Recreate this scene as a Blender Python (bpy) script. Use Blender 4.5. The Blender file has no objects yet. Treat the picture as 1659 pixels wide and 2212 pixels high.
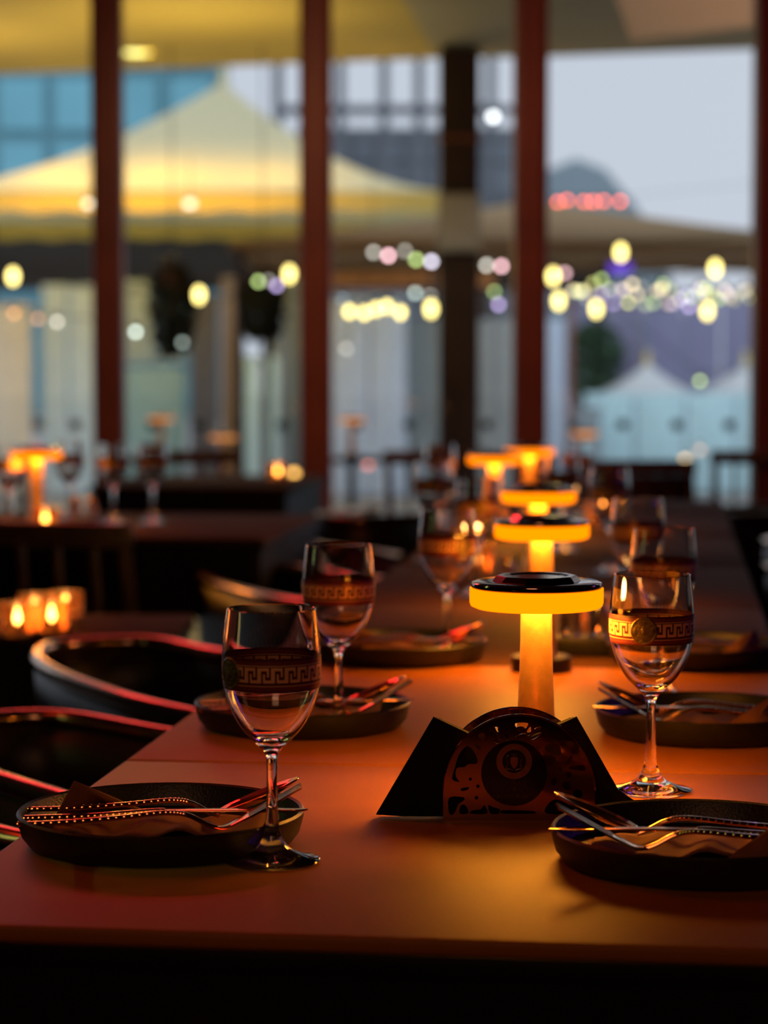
import bpy, bmesh, math, random
from mathutils import Vector, Matrix, noise
random.seed(7)
S = bpy.context.scene
COL = S.collection
PI = math.pi

# ------------------------------------------------------------------ camera
TH = math.radians(3.62); FPX = 4920.0; TZ = 0.75; CZ = TZ + 0.3607
cam = bpy.data.cameras.new('camera'); co = bpy.data.objects.new('camera', cam); COL.objects.link(co)
co.location = (0, 0, CZ); co.rotation_euler = (PI/2 - TH, 0, 0)
cam.sensor_fit = 'HORIZONTAL'; cam.sensor_width = 36; cam.lens = FPX/1659*36
cam.clip_start = 0.05; cam.clip_end = 500
cam.dof.use_dof = True; cam.dof.focus_distance = 1.80; cam.dof.aperture_fstop = 6.8
S.camera = co

# ------------------------------------------------------------------ world
w = bpy.data.worlds.new('dusk_sky'); S.world = w; w.use_nodes = True
nt = w.node_tree; nt.nodes.clear()
bg = nt.nodes.new('ShaderNodeBackground'); out = nt.nodes.new('ShaderNodeOutputWorld')
tc = nt.nodes.new('ShaderNodeTexCoord'); ns = nt.nodes.new('ShaderNodeTexNoise'); ramp = nt.nodes.new('ShaderNodeValToRGB')
ns.inputs['Scale'].default_value = 2.2; ns.inputs['Detail'].default_value = 3
ramp.color_ramp.elements[0].color = (0.56, 0.63, 0.75, 1); ramp.color_ramp.elements[1].color = (0.66, 0.70, 0.77, 1)
nt.links.new(tc.outputs['Generated'], ns.inputs['Vector']); nt.links.new(ns.outputs['Fac'], ramp.inputs['Fac'])
nt.links.new(ramp.outputs['Color'], bg.inputs['Color']); bg.inputs['Strength'].default_value = 1.0
nt.links.new(bg.outputs['Background'], out.inputs['Surface'])

# ------------------------------------------------------------------ large lights (red neon of the room, unseen edge lamps, added fills)
def area(name, loc, target, size, power, color, sy=None, spread=PI):
    l = bpy.data.lights.new(name, 'AREA'); l.energy = power; l.color = color; l.size = size
    if sy: l.shape = 'RECTANGLE'; l.size_y = sy
    l.spread = spread
    o = bpy.data.objects.new(name, l); COL.objects.link(o); o.location = loc
    o.rotation_euler = (Vector(target) - Vector(loc)).to_track_quat('-Z', 'Y').to_euler(); return o
area('red_neon_light', (-1.35, 2.6, 2.3), (-0.3, 1.9, 0.7), 0.25, 1.3, (1, 0.06, 0.02), 1.1, 1.7)
area('red_neon_strip', (-1.45, 7.0, 2.72), (-0.3, 2.3, 0.7), 2.0, 9, (1, 0.035, 0.04), 0.14, 2.2)
area('red_neon_light', (0.9, 3.0, 2.9), (0.9, 8.8, 1.9), 0.5, 3.0, (1, 0.12, 0.10), 0.4, 1.2)
area('violet_edge_light', (2.0, 2.9, 1.45), (0.1, 2.0, 0.9), 0.10, 1.3, (0.30, 0.07, 1), 0.7)  # unseen violet strip, placed for the streaks on the glass edges
area('green_edge_light', (-1.7, 2.3, 1.35), (-0.2, 1.8, 0.9), 0.05, 0.55, (0.75, 1, 0.30), 0.7)  # unseen green strip, placed for the pale streak on the glasses' left edge
area('warm_front_fill', (-0.5, -0.9, 2.4), (0, 2.2, 0.7), 0.9, 1.3, (1, 0.42, 0.20), 0.9, 1.3)  # added warm fill from behind the camera, no fixture
area('warm_post_fill', (-0.6, 6.2, 2.9), (-0.4, 9.2, 0.9), 0.8, 5, (1, 0.46, 0.22), 0.3, 1.5)  # added warm fill for the lower part of the window posts
sun = bpy.data.lights.new('overcast_daylight', 'SUN'); sun.energy = 0.95; sun.color = (0.74, 0.88, 1.0); sun.angle = math.radians(70)
so = bpy.data.objects.new('overcast_daylight', sun); COL.objects.link(so); so.rotation_euler = (math.radians(52), 0, math.radians(8))

S.view_settings.view_transform = 'Standard'; S.view_settings.look = 'None'
S.view_settings.gamma = 1; S.view_settings.use_curve_mapping = False; S.view_settings.exposure = 0
S.cycles.max_bounces = 14; S.cycles.transmission_bounces = 14; S.cycles.glossy_bounces = 6
S.cycles.transparent_max_bounces = 16; S.cycles.caustics_refractive = True; S.cycles.blur_glossy = 0.5
S.cycles.sample_clamp_indirect = 20.0

# ------------------------------------------------------------------ placement from measured image points
def at(px, py, Y):                      # world point at depth Y seen at photo pixel
    t = (1106 - py)/FPX; z = Y*math.tan(math.atan(t) - TH)
    x = (px - 829.5)/FPX*(Y*math.cos(TH) - z*math.sin(TH))
    return Vector((x, Y, CZ + z))
def onz(px, py, z):                     # world point on the horizontal plane z
    t = (1106 - py)/FPX; Y = (z - CZ)/math.tan(math.atan(t) - TH); return at(px, py, Y)
AR = math.radians(7.2)
UU = Vector((math.sin(AR), math.cos(AR), 0)); WW = Vector((math.cos(AR), -math.sin(AR), 0))
def row(s, t, z=0): v = WW*s + UU*t; v.z = z; return v

# ------------------------------------------------------------------ materials
MATS = {}
def mat(name, col, rough=0.5, metal=0.0, var=0.12, scale=20.0, bump=0.0, bscale=200.0, spec=None, emit=None, trans=0.0, ior=1.45, coat=0.0):
    if name in MATS: return MATS[name]
    m = bpy.data.materials.new(name); m.use_nodes = True; n = m.node_tree; b = n.nodes['Principled BSDF']
    t = n.nodes.new('ShaderNodeTexCoord'); q = n.nodes.new('ShaderNodeTexNoise'); q.inputs['Scale'].default_value = scale; q.inputs['Detail'].default_value = 4
    r = n.nodes.new('ShaderNodeValToRGB')
    c = col
    r.color_ramp.elements[0].position = 0.3; r.color_ramp.elements[1].position = 0.7
    r.color_ramp.elements[0].color = tuple(max(0, x*(1 - var)) for x in c) + (1,)
    r.color_ramp.elements[1].color = tuple(min(1, x*(1 + var)) for x in c) + (1,)
    n.links.new(t.outputs['Object'], q.inputs['Vector']); n.links.new(q.outputs['Fac'], r.inputs['Fac']); n.links.new(r.outputs['Color'], b.inputs['Base Color'])
    b.inputs['Roughness'].default_value = rough; b.inputs['Metallic'].default_value = metal
    if spec is not None: b.inputs['Specular IOR Level'].default_value = spec
    if trans: b.inputs['Transmission Weight'].default_value = trans; b.inputs['IOR'].default_value = ior
    if coat: b.inputs['Coat Weight'].default_value = coat
    if emit:
        b.inputs['Emission Color'].default_value = tuple(emit[:3]) + (1,); b.inputs['Emission Strength'].default_value = emit[3]
    if bump:
        q2 = n.nodes.new('ShaderNodeTexNoise'); q2.inputs['Scale'].default_value = bscale; q2.inputs['Detail'].default_value = 3
        bp = n.nodes.new('ShaderNodeBump'); bp.inputs['Strength'].default_value = bump; bp.inputs['Distance'].default_value = 0.001
        n.links.new(t.outputs['Object'], q2.inputs['Vector']); n.links.new(q2.outputs['Fac'], bp.inputs['Height']); n.links.new(bp.outputs['Normal'], b.inputs['Normal'])
    MATS[name] = m; return m
def emis(name, col, st):
    if name in MATS: return MATS[name]
    m = bpy.data.materials.new(name); m.use_nodes = True; n = m.node_tree; n.nodes.clear()
    e = n.nodes.new('ShaderNodeEmission'); o = n.nodes.new('ShaderNodeOutputMaterial'); e.inputs[0].default_value = tuple(col) + (1,); e.inputs[1].default_value = st
    n.links.new(e.outputs[0], o.inputs[0]); MATS[name] = m; return m
def glassmat(name, ior, col=(1, 1, 1)):
    m = bpy.data.materials.new(name); m.use_nodes = True; n = m.node_tree; n.nodes.clear()
    g = n.nodes.new('ShaderNodeBsdfGlass'); o = n.nodes.new('ShaderNodeOutputMaterial'); g.inputs['Roughness'].default_value = 0; g.inputs['IOR'].default_value = ior
    g.inputs['Color'].default_value = tuple(col) + (1,); n.links.new(g.outputs[0], o.inputs[0]); MATS[name] = m; return m
def panemat(name, tint=(0.99, 0.995, 0.995), k=0.025):
    m = bpy.data.materials.new(name); m.use_nodes = True; n = m.node_tree; n.nodes.clear()
    a = n.nodes.new('ShaderNodeBsdfTransparent'); g = n.nodes.new('ShaderNodeBsdfGlossy'); x = n.nodes.new('ShaderNodeMixShader'); o = n.nodes.new('ShaderNodeOutputMaterial')
    a.inputs[0].default_value = tuple(tint) + (1,); g.inputs['Roughness'].default_value = 0.02; x.inputs[0].default_value = k
    n.links.new(a.outputs[0], x.inputs[1]); n.links.new(g.outputs[0], x.inputs[2]); n.links.new(x.outputs[0], o.inputs[0]); MATS[name] = m; return m

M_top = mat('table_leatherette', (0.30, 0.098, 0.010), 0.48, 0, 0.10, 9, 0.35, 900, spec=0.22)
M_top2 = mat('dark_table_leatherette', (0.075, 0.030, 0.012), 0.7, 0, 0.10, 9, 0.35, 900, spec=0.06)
M_blk = mat('black_lacquer', (0.006, 0.005, 0.005), 0.55, spec=0.2)
M_blkm = mat('black_metal', (0.02, 0.018, 0.016), 0.4, 0.6)
M_glass = glassmat('clear_glass', 1.5); M_water = glassmat('drinking_water', 1.33)
M_gold = mat('gilt_print', (0.95, 0.52, 0.26), 0.38, 0.25)
M_wine = mat('dark_red_enamel', (0.09, 0.008, 0.008), 0.35)
M_bronze = mat('bronze_relief', (0.20, 0.13, 0.05), 0.35, 0.8, 0.3, 300, 0.6, 700)
M_plate = mat('black_stoneware', (0.010, 0.009, 0.006), 0.42, 0, 0.35, 60, 0.5, 500)
M_cut = mat('gold_cutlery', (0.85, 0.43, 0.16), 0.16, 1.0, 0.05)
M_nap = mat('brown_napkin_cloth', (0.20, 0.075, 0.035), 0.85, 0, 0.1, 80, 0.6, 1500)
M_bnap = mat('black_napkin_paper', (0.010, 0.008, 0.007), 0.9, 0, 0.2, 80, 0.4, 1200, spec=0.1)
M_hold = mat('rose_gold_plate', (0.46, 0.20, 0.10), 0.10, 1.0, 0.06, 40)
M_hdisc = mat('black_gloss_plate', (0.010, 0.006, 0.006), 0.12, 0.2)
M_lampm = mat('brushed_brass_lamp', (0.70, 0.36, 0.13), 0.33, 0.85, 0.12, 90, 0.25, 500)
M_lampc = mat('dark_chrome_cap', (0.36, 0.25, 0.22), 0.10, 1.0, 0.05)
M_lamp = emis('amber_lamp_diffuser', (1.0, 0.205, 0.0), 2.05)
M_lamp_out = emis('orange_lamp_diffuser', (1.0, 0.36, 0.08), 0.85)  # imitates lamp reflections in the window panes
M_rail = mat('copper_rail', (0.50, 0.33, 0.22), 0.20, 1.0, 0.1)
M_shell = mat('black_chair_leather', (0.012, 0.008, 0.008), 0.38, 0, 0.2, 30, 0.4, 500)
M_brass = mat('brass_leg', (0.70, 0.60, 0.25), 0.3, 1.0)
M_post = mat('red_brown_timber', (0.22, 0.065, 0.045), 0.45, 0, 0.25, 4, 0.4, 60)
M_col = mat('dark_brown_column', (0.045, 0.018, 0.006), 0.6, 0, 0.2, 3)
M_wall = mat('dark_plaster', (0.035, 0.025, 0.02), 0.8, 0, 0.2, 5)
M_floor = mat('dark_floor_tile', (0.03, 0.024, 0.02), 0.4, 0, 0.3, 6)

# ------------------------------------------------------------------ object helpers
def tag(o, label=None, cat=None, group=None, kind=None):
    if label: o['label'] = label
    if cat: o['category'] = cat
    if group: o['group'] = group
    if kind: o['kind'] = kind
    return o
def thing(name, label, cat, loc=(0, 0, 0), rz=0, group=None):
    o = bpy.data.objects.new(name, None); COL.objects.link(o); o.location = loc; o.rotation_euler = (0, 0, rz); o.empty_display_size = 0.05
    return tag(o, label, cat, group)
def copy_tree(o, parent=None):
    c = o.copy(); COL.objects.link(c); c.parent = parent
    for ch in o.children: copy_tree(ch, c)
    return c
class MB:
    def __init__(s): s.v = []; s.f = []; s.mi = []
    def add(s, vs, fs, mi=0):
        k = len(s.v); s.v += [Vector(v) for v in vs]; s.f += [tuple(i + k for i in f) for f in fs]; s.mi += [mi]*len(fs)
    def box(s, c, d, rz=0, mi=0, bev=0):
        c = Vector(c); R = Matrix.Rotation(rz, 3, 'Z'); x, y, z = d[0]/2, d[1]/2, d[2]/2
        vs = [c + R @ Vector((a*x, b*y, e*z)) for e in (-1, 1) for a, b in ((-1, -1), (1, -1), (1, 1), (-1, 1))]
        s.add(vs, [(3, 2, 1, 0), (4, 5, 6, 7), (0, 1, 5, 4), (1, 2, 6, 5), (2, 3, 7, 6), (3, 0, 4, 7)], mi)
    def lathe(s, prof, seg=48, c=(0, 0, 0), mi=0, close=False):
        c = Vector(c); vs = []; rings = []
        for r, z in prof:
            if r < 1e-6: rings.append([len(vs)]); vs.append(c + Vector((0, 0, z)))
            else:
                rings.append(list(range(len(vs), len(vs) + seg)))
                for i in range(seg):
                    a = 2*PI*i/seg; vs.append(c + Vector((r*math.cos(a), r*math.sin(a), z)))
        fs = []
        pr = list(zip(rings, rings[1:])) + ([(rings[-1], rings[0])] if close else [])
        for A, B in pr:
            for i in range(seg):
                j = (i + 1) % seg
                if len(A) == 1 and len(B) == 1: break
                if len(A) == 1: fs.append((A[0], B[j], B[i]))
                elif len(B) == 1: fs.append((A[i], A[j], B[0]))
                else: fs.append((A[i], A[j], B[j], B[i]))
        s.add(vs, fs, mi)
    def tube(s, pts, rad, seg=8, mi=0, cap=True, flat=1.0, up=Vector((0, 0, 1))):
        pts = [Vector(p) for p in pts]; n = len(pts); vs = []
        R = rad if isinstance(rad, (list, tuple)) else [rad]*n
        for i, p in enumerate(pts):
            t = (pts[min(i + 1, n - 1)] - pts[max(i - 1, 0)]).normalized()
            u = up if abs(t.dot(up)) < 0.97 else Vector((1, 0, 0))
            a = t.cross(u).normalized(); b = a.cross(t).normalized()
            rr = R[i] if isinstance(R[i], tuple) else (R[i], R[i]*flat)
            for k in range(seg):
                q = 2*PI*k/seg; vs.append(p + a*math.cos(q)*rr[0] + b*math.sin(q)*rr[1])
        fs = []
        for i in range(n - 1):
            for k in range(seg):
                l = (k + 1) % seg; fs.append((i*seg + k, i*seg + l, (i + 1)*seg + l, (i + 1)*seg + k))
        if cap: fs.append(tuple(reversed(range(seg)))); fs.append(tuple((n - 1)*seg + k for k in range(seg)))
        s.add(vs, fs, mi)
    def prism(s, poly, z0, z1, mi=0, axis='z'):
        n = len(poly)
        if axis == 'z': vs = [(x, y, z0) for x, y in poly] + [(x, y, z1) for x, y in poly]
        else: vs = [(x, z0, y) for x, y in poly] + [(x, z1, y) for x, y in poly]
        fs = [tuple(reversed(range(n))), tuple(range(n, 2*n))] + [(i, (i + 1) % n, n + (i + 1) % n, n + i) for i in range(n)]
        s.add(vs, fs, mi)
    def ball(s, c, r, seg=10, rg=6, mi=0, sz=1.0):
        pr = [(r*math.sin(PI*i/rg), -r*sz*math.cos(PI*i/rg)) for i in range(rg + 1)]; pr[0] = (0, -r*sz); pr[-1] = (0, r*sz)
        s.lathe(pr, seg, c, mi)
    def build(s, name, m, parent=None, smooth=True, bevel=0, bseg=2):
        me = bpy.data.meshes.new(name); me.from_pydata(s.v, [], s.f)
        ms = m if isinstance(m, (list, tuple)) else [m]
        for q in ms: me.materials.append(q)
        for p, i in zip(me.polygons, s.mi): p.material_index = i
        bm = bmesh.new(); bm.from_mesh(me); bmesh.ops.recalc_face_normals(bm, faces=bm.faces)
        if bevel:
            es = [e for e in bm.edges if len(e.link_faces) == 2 and e.calc_face_angle() > 0.6]
            bmesh.ops.bevel(bm, geom=es, offset=bevel, segments=bseg, affect='EDGES', profile=0.5)
        bm.to_mesh(me); bm.free()
        if smooth:
            for p in me.polygons: p.use_smooth = True
            me.set_sharp_from_angle(angle=math.radians(38))
        o = bpy.data.objects.new(name, me); COL.objects.link(o); o.parent = parent; return o
def cr(pts, n=6):                        # Catmull-Rom through points (tuples)
    P = [Vector(p) for p in pts]; o = []
    for i in range(len(P) - 1):
        a, b, c, d = P[max(i - 1, 0)], P[i], P[i + 1], P[min(i + 2, len(P) - 1)]
        for k in range(n):
            t = k/n; o.append(0.5*((2*b) + (c - a)*t + (2*a - 5*b + 4*c - d)*t*t + (3*b - a - 3*c + d)*t**3))
    o.append(P[-1]); return o
def box_obj(name, c, d, m, parent=None, rz=0, bevel=0, smooth=False):
    b = MB(); b.box(c, d, rz); return b.build(name, m, parent, smooth, bevel)

# ================================================================== THE SETTING
tag(box_obj('floor', (0, 2.9, -0.05), (10, 14.4, 0.1), M_floor), kind='structure')
tag(box_obj('ceiling', (0, 2.6, 3.35), (10, 13.8, 0.1), M_wall), kind='structure')
tag(box_obj('wall_back', (0, -4.2, 1.65), (10, 0.15, 3.3), M_wall), kind='structure')
tag(box_obj('wall_left', (-5.0, 2.5, 1.65), (0.15, 13.4, 3.3), M_wall), kind='structure')
tag(box_obj('wall_right', (5.0, 2.5, 1.65), (0.15, 13.4, 3.3), M_wall), kind='structure')
M_pave = mat('grey_paving', (0.30, 0.29, 0.28), 0.8, 0, 0.2, 1.5)
tag(box_obj('ground', (0, 60, -0.11), (140, 100, 0.12), M_pave), kind='structure')
tag(box_obj('terrace_step', (0, 10.9, -0.03), (10, 1.6, 0.06), M_floor), kind='structure')

# posts of the window wall, each a thing of the setting
posts = [(232, 66, 9.5, -0.4), (680, 69, 9.1, 0), (1142, 73, 8.75, 0), (1662, 76, 8.4, 0)]
PX = []
for i, (px, wd, Y, lean) in enumerate(posts):
    c = at(px + 3, 560, Y); W = wd*Y/FPX; PX.append(c)
    r = thing('window_post', ['first', 'second', 'third', 'fourth'][i] + ' upright red-brown timber post counted from the left', 'post', (c.x, Y, 0))
    b = MB(); b.box((0, 0, 1.62), (W, W*0.9, 3.24)); b.build('shaft', M_post, r, True, 0.008)
    b = MB()
    for sx in (-1, 1): b.box((sx*W*0.28, -W*0.45 - 0.003, 1.62), (W*0.16, 0.012, 3.2))
    b.build('groove_strip', M_post, r, True, 0.003)
    b = MB(); b.box((0, 0, 0.04), (W + 0.05, W + 0.05, 0.08)); b.build('foot_plate', M_blkm, r, True, 0.004)
for i in range(3):
    a, b_ = PX[i], PX[i + 1]; d = b_ - a; L = math.hypot(d.x, d.y) - 0.15; m = (a + b_)/2; rz = math.atan2(d.y, d.x)
    o = box_obj('window_%d' % (i + 1), (m.x, m.y, 1.62), (L, 0.008, 3.2), MATS.get('pane') or panemat('pane'), None, rz)
    tag(o, kind='structure')

# soffits of the terrace roof
M_yel = mat('yellow_soffit', (0.66, 0.47, 0.11), 0.7, 0, 0.06, 1)
M_bei = mat('beige_soffit', (0.44, 0.38, 0.25), 0.7, 0, 0.06, 1)
ZS = 3.0
def soff(name, pix, m, z=ZS, extra=()):
    P = [onz(x, y, z) for x, y in pix]; poly = [(p.x, p.y) for p in P] + list(extra)
    b = MB(); b.prism(poly, z, z + 0.12); o = b.build(name, m, None, False); tag(o, kind='structure'); return o
e1 = onz(-700, 185, ZS); e2 = onz(945, 126, ZS); e3 = onz(860, -20, ZS); fx = e3.x - 0.18
soff('ceiling_terrace', [(-700, 185), (945, 126), (860, -20)], M_yel, ZS, [(fx, 9.75), (-5, 9.75)])
e4 = onz(2600, 75, ZS)
soff('ceiling_terrace_side', [(945, 126), (1180, 122), (1659, 105), (2600, 75)], M_bei, ZS, [(5.5, 9.75), (fx, 9.75), (e3.x, e3.y)])
# recessed downlight
p = onz(293, 112, ZS)
r = thing('downlight', 'round yellow downlight set in the yellow soffit top left', 'light', (p.x, p.y, ZS))
b = MB(); b.lathe([(0.075, -0.006), (0.1, -0.006), (0.1, 0), (0.075, 0)], 24, close=True); b.build('trim_ring', M_brass, r)
b = MB(); b.lathe([(0, -0.016), (0.05, -0.014), (0.075, -0.004)], 24); b.build('lens', emis('downlight_lens', (1, 0.93, 0.28), 3.2), r)
for xx, yy, pw in ((-2.6, 13, 16), (-1.0, 12.2, 18), (0.0, 14.0, 5)):  # unseen spots added to brighten the yellow soffit from below
    l = bpy.data.lights.new('soffit_fill', 'SPOT'); l.energy = pw*2.6; l.color = (1, 0.78, 0.30); l.spot_size = 2.5; l.spot_blend = 1; l.shadow_soft_size = 0.2
    o = bpy.data.objects.new('soffit_fill', l); COL.objects.link(o); o.location = (xx, yy, 1.9); o.rotation_euler = (PI, 0, 0)

# dark column with sign box
Yc = 13.55; a = at(992, 200, Yc)
r = thing('terrace_column', 'square dark brown column holding up the corner of the soffit', 'column', (a.x, Yc, 0))
b = MB(); b.box((0, 0, 1.49), (0.235, 0.235, 2.98)); b.build('shaft', M_col, r, True, 0.01)
b = MB(); zz = at(992, 303, Yc).z; b.box((0, 0, zz), (0.25, 0.25, 0.03)); b.build('collar', mat('rust_collar', (0.25, 0.07, 0.02), 0.5), r, True, 0.003)
b = MB(); b.box((0, 0, 0.06), (0.3, 0.3, 0.12)); b.build('base_block', M_col, r, True, 0.01)
z0, z1 = at(990, 542, Yc - .15).z, at(990, 420, Yc - .15).z
r = thing('sign_box', 'grey green square box sign mounted on the dark column', 'box', (a.x - 0.005, Yc - 0.17, (z0 + z1)/2))
b = MB(); b.box((0, 0, 0), (0.245, 0.08, z1 - z0)); b.build('case', mat('grey_green_box', (0.50, 0.47, 0.36), 0.6), r, True, 0.006)
b = MB(); b.box((0, -0.043, 0), (0.20, 0.006, (z1 - z0)*0.85)); b.build('face_panel', mat('grey_face', (0.60, 0.57, 0.45), 0.5), r, True, 0.002)

# ================================================================== OUTSIDE
def fabric(name, col, tr):
    m = bpy.data.materials.new(name); m.use_nodes = True; n = m.node_tree; n.nodes.clear()
    d = n.nodes.new('ShaderNodeBsdfDiffuse'); t = n.nodes.new('ShaderNodeBsdfTranslucent'); x = n.nodes.new('ShaderNodeMixShader'); o = n.nodes.new('ShaderNodeOutputMaterial')
    q = n.nodes.new('ShaderNodeTexNoise'); q.inputs['Scale'].default_value = 1.5; rr = n.nodes.new('ShaderNodeValToRGB'); tcn = n.nodes.new('ShaderNodeTexCoord')
    rr.color_ramp.elements[0].color = tuple(c*0.93 for c in col) + (1,); rr.color_ramp.elements[1].color = tuple(col) + (1,)
    n.links.new(tcn.outputs['Object'], q.inputs['Vector']); n.links.new(q.outputs['Fac'], rr.inputs['Fac'])
    n.links.new(rr.outputs[0], d.inputs[0]); n.links.new(rr.outputs[0], t.inputs[0]); x.inputs[0].default_value = tr
    n.links.new(d.outputs[0], x.inputs[1]); n.links.new(t.outputs[0], x.inputs[2]); n.links.new(x.outputs[0], o.inputs[0]); return m
def tent(name, label, apex, cx, cy, hx, hy, ze, val, m, rz=0, sag=0.35, cat='tent', valm=None, poles=True):
    r = thing(name, label, cat, (cx, cy, 0), rz)
    b = MB(); N = 10; R = 14; vs = []; fs = []
    ax, ay, az = apex
    for i in range(R + 1):
        t = i/R
        for k in range(4*N):
            side, q = divmod(k, N); q = q/N*2 - 1
            ex, ey = [(q, -1), (1, q), (-q, 1), (-1, -q)][side]
            h = az + (ze - az)*(1 - (1 - t)**(1 + sag*2))      # concave swoop
            vs.append((ax*(1 - t) + ex*hx*t, ay*(1 - t) + ey*hy*t, h))
    for i in range(R):
        for k in range(4*N):
            l = (k + 1) % (4*N); fs.append((i*4*N + k, i*4*N + l, (i + 1)*4*N + l, (i + 1)*4*N + k))
    b.add(vs, fs); o = b.build('canopy', m, r)
    md = o.modifiers.new('t', 'SOLIDIFY'); md.thickness = 0.01
    b = MB(); vs = []; fs = []
    for k in range(4*N*2):
        side, q = divmod(k, 2*N); q = q/(2*N)*2 - 1
        ex, ey = [(q, -1), (1, q), (-q, 1), (-1, -q)][side]
        vs += [(ex*hx, ey*hy, ze), (ex*hx, ey*hy, ze - val*(0.85 + 0.15*(k % 2)))]
    n2 = 8*N
    for k in range(n2): l = (k + 1) % n2; fs.append((2*k, 2*l, 2*l + 1, 2*k + 1))
    b.add(vs, fs); o = b.build('valance', valm or m, r, False); md = o.modifiers.new('t', 'SOLIDIFY'); md.thickness = 0.01
    if poles:
        for sx in (-1, 1):
            for sy in (-1, 1):
                b = MB(); b.tube([(sx*hx*0.97, sy*hy*0.97, 0), (sx*hx*0.97, sy*hy*0.97, ze - .02)], 0.03, 8); b.build('pole', M_col, r)
        b = MB(); b.tube([(ax, ay, az - 0.02), (ax, ay, az + 0.12)], [0.04, 0.012], 8); b.build('finial', M_brass, r)
    return r
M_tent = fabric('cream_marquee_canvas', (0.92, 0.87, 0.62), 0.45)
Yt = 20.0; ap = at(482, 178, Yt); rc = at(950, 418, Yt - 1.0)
tent('marquee_tent', 'large peaked white marquee glowing yellow along its lower edge', (0.25, 0, ap.z), ap.x - 0.25, Yt, 2.18, 1.95, 2.50, 0.17, M_tent, 0, 0.30, valm=fabric('glow_tinted_valance', (0.88, 0.74, 0.28), 0.6))  # valance tinted yellow, the lamps' glow put into its colour
for dx, dy, pw in ((-1.25, -1.2, 95), (-0.4, -1.2, 100), (0.5, -1.2, 70)):
    l = bpy.data.lights.new('marquee_lamp', 'SPOT'); l.energy = pw; l.color = (1, 0.60, 0.04); l.shadow_soft_size = 0.10; l.spot_size = 2.6; l.spot_blend = 1
    o = bpy.data.objects.new('marquee_lamp', l); COL.objects.link(o); o.location = (ap.x + dx, Yt - 1.05, 2.0); o.rotation_euler = (PI + 0.75, 0, 0)
M_ttop = fabric('sand_canopy_cloth', (0.55, 0.40, 0.24), 0.3)
a = at(1120, 442, 15.5)
tent('shade_canopy', 'sand coloured canopy sloping down to the right behind the third post', (0, 0, a.z + 0.03), a.x + 0.1, 15.5, 1.95, 1.6, 1.88, 0.06, M_ttop, 0, 0.10, 'canopy')
# long dark eaves beam behind the tents
def held_beam(name, lab, cat, c, d, m):
    r = thing(name, lab, cat, (c[0], c[1], c[2]))
    b = MB(); b.box((0, 0, 0), d); b.build('board', m, r, False)
    for sx in (-1, 1):
        b = MB(); b.box((sx*(d[0]/2 - 0.1), 0, -(c[2] + d[2]/2)/2), (0.09, 0.09, c[2] - d[2]/2)); b.build('support', M_col, r, False)
held_beam('eaves_beam', 'long dark eaves beam running behind the tents above the pale panels', 'beam', (at(560, 550, 24).x, 24.3, at(560, 556, 24).z), (7.4, 0.5, 0.66), mat('dark_eaves', (0.022, 0.014, 0.007), 0.8))
held_beam('copper_fascia', 'copper brown fascia strip under the eaves left of the dark column', 'fascia', (at(850, 600, 22.5).x, 22.5, at(850, 597, 22.5).z), (2.0, 0.15, 0.20), mat('copper_fascia', (0.45, 0.16, 0.03), 0.5))

# far buildings
def building(name, label, x0, x1, ytop, ybot, Y, mw, mf, nx, ny, mull=0.1, gapm=None):
    A = at(x0, ytop, Y); B = at(x1, ybot, Y); zb = max(B.z, 0) if ybot > 790 else B.z
    Wd = B.x - A.x; H = A.z
    r = thing(name, label, 'building', ((A.x + B.x)/2, Y, 0))
    b = MB(); b.box((0, 2.1, H/2), (Wd, 4, H)); b.build('body', mf, r, False)
    cw, ch = Wd/nx, (H - zb)/ny
    for i in range(nx):
        for j in range(ny):
            b = MB(); b.box((-Wd/2 + cw*(i + .5), 0.06, zb + ch*(j + .5)), (cw - mull, 0.08, ch - mull)); b.build('pane', mw, r, False)
    return r
M_teal = mat('teal_glazing', (0.17, 0.46, 0.56), 0.35, 0, 0.12, 0.4)
M_tealf = mat('teal_frame', (0.10, 0.26, 0.32), 0.5)
building('glass_office_block', 'teal glass office block seen above the tent at upper left', -260, 470, 20, 430, 55, M_teal, M_tealf, 6, 3, 0.28)
M_dk = mat('slate_frame', (0.12, 0.13, 0.15), 0.6)
r = thing('steel_frame', 'open dark steel frame against the sky left of the dark column', 'frame', (at(830, 200, 38).x, 38, 0)); x0 = r.location.x; ztop = at(830, 118, 38).z
for px in (600, 660, 735, 830, 905, 1060):
    b = MB(); b.box((at(px, 200, 38).x - x0, 0, ztop/2), (0.16, 0.16, ztop)); b.build('upright', M_dk, r, False)
for py in (236, 300):
    zz = at(830, py, 38).z; xa, xb = at(590, 200, 38).x - x0, at(1110, 200, 38).x - x0
    b = MB(); b.box(((xa + xb)/2, 0.15, zz), (xb - xa, 0.1, 0.16 if py == 236 else 0.1)); b.build('crossbeam', M_dk, r, False)
M_slate = mat('slate_glazing', (0.12, 0.14, 0.17), 0.4, 0, 0.2, 0.5)
building('low_annex', 'slate grey low annex in front of the pale clad building', 640, 1110, 275, 430, 46, M_slate, M_dk, 8, 2, 0.12)
o = MB(); hA = at(1245, 342, 110)
o.lathe([(6.5, 0), (4.5, hA.z*0.5), (3.0, hA.z*0.78), (1.4, hA.z*0.95), (0, hA.z)], 24, (0, 0, 0)); h = o.build('hill', mat('hazy_hill', (0.20, 0.25, 0.28), 1), None); h.location = (hA.x, 110, 0); tag(h, 'grey rounded hill far away in the pale sky on the right', 'hill')

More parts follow.
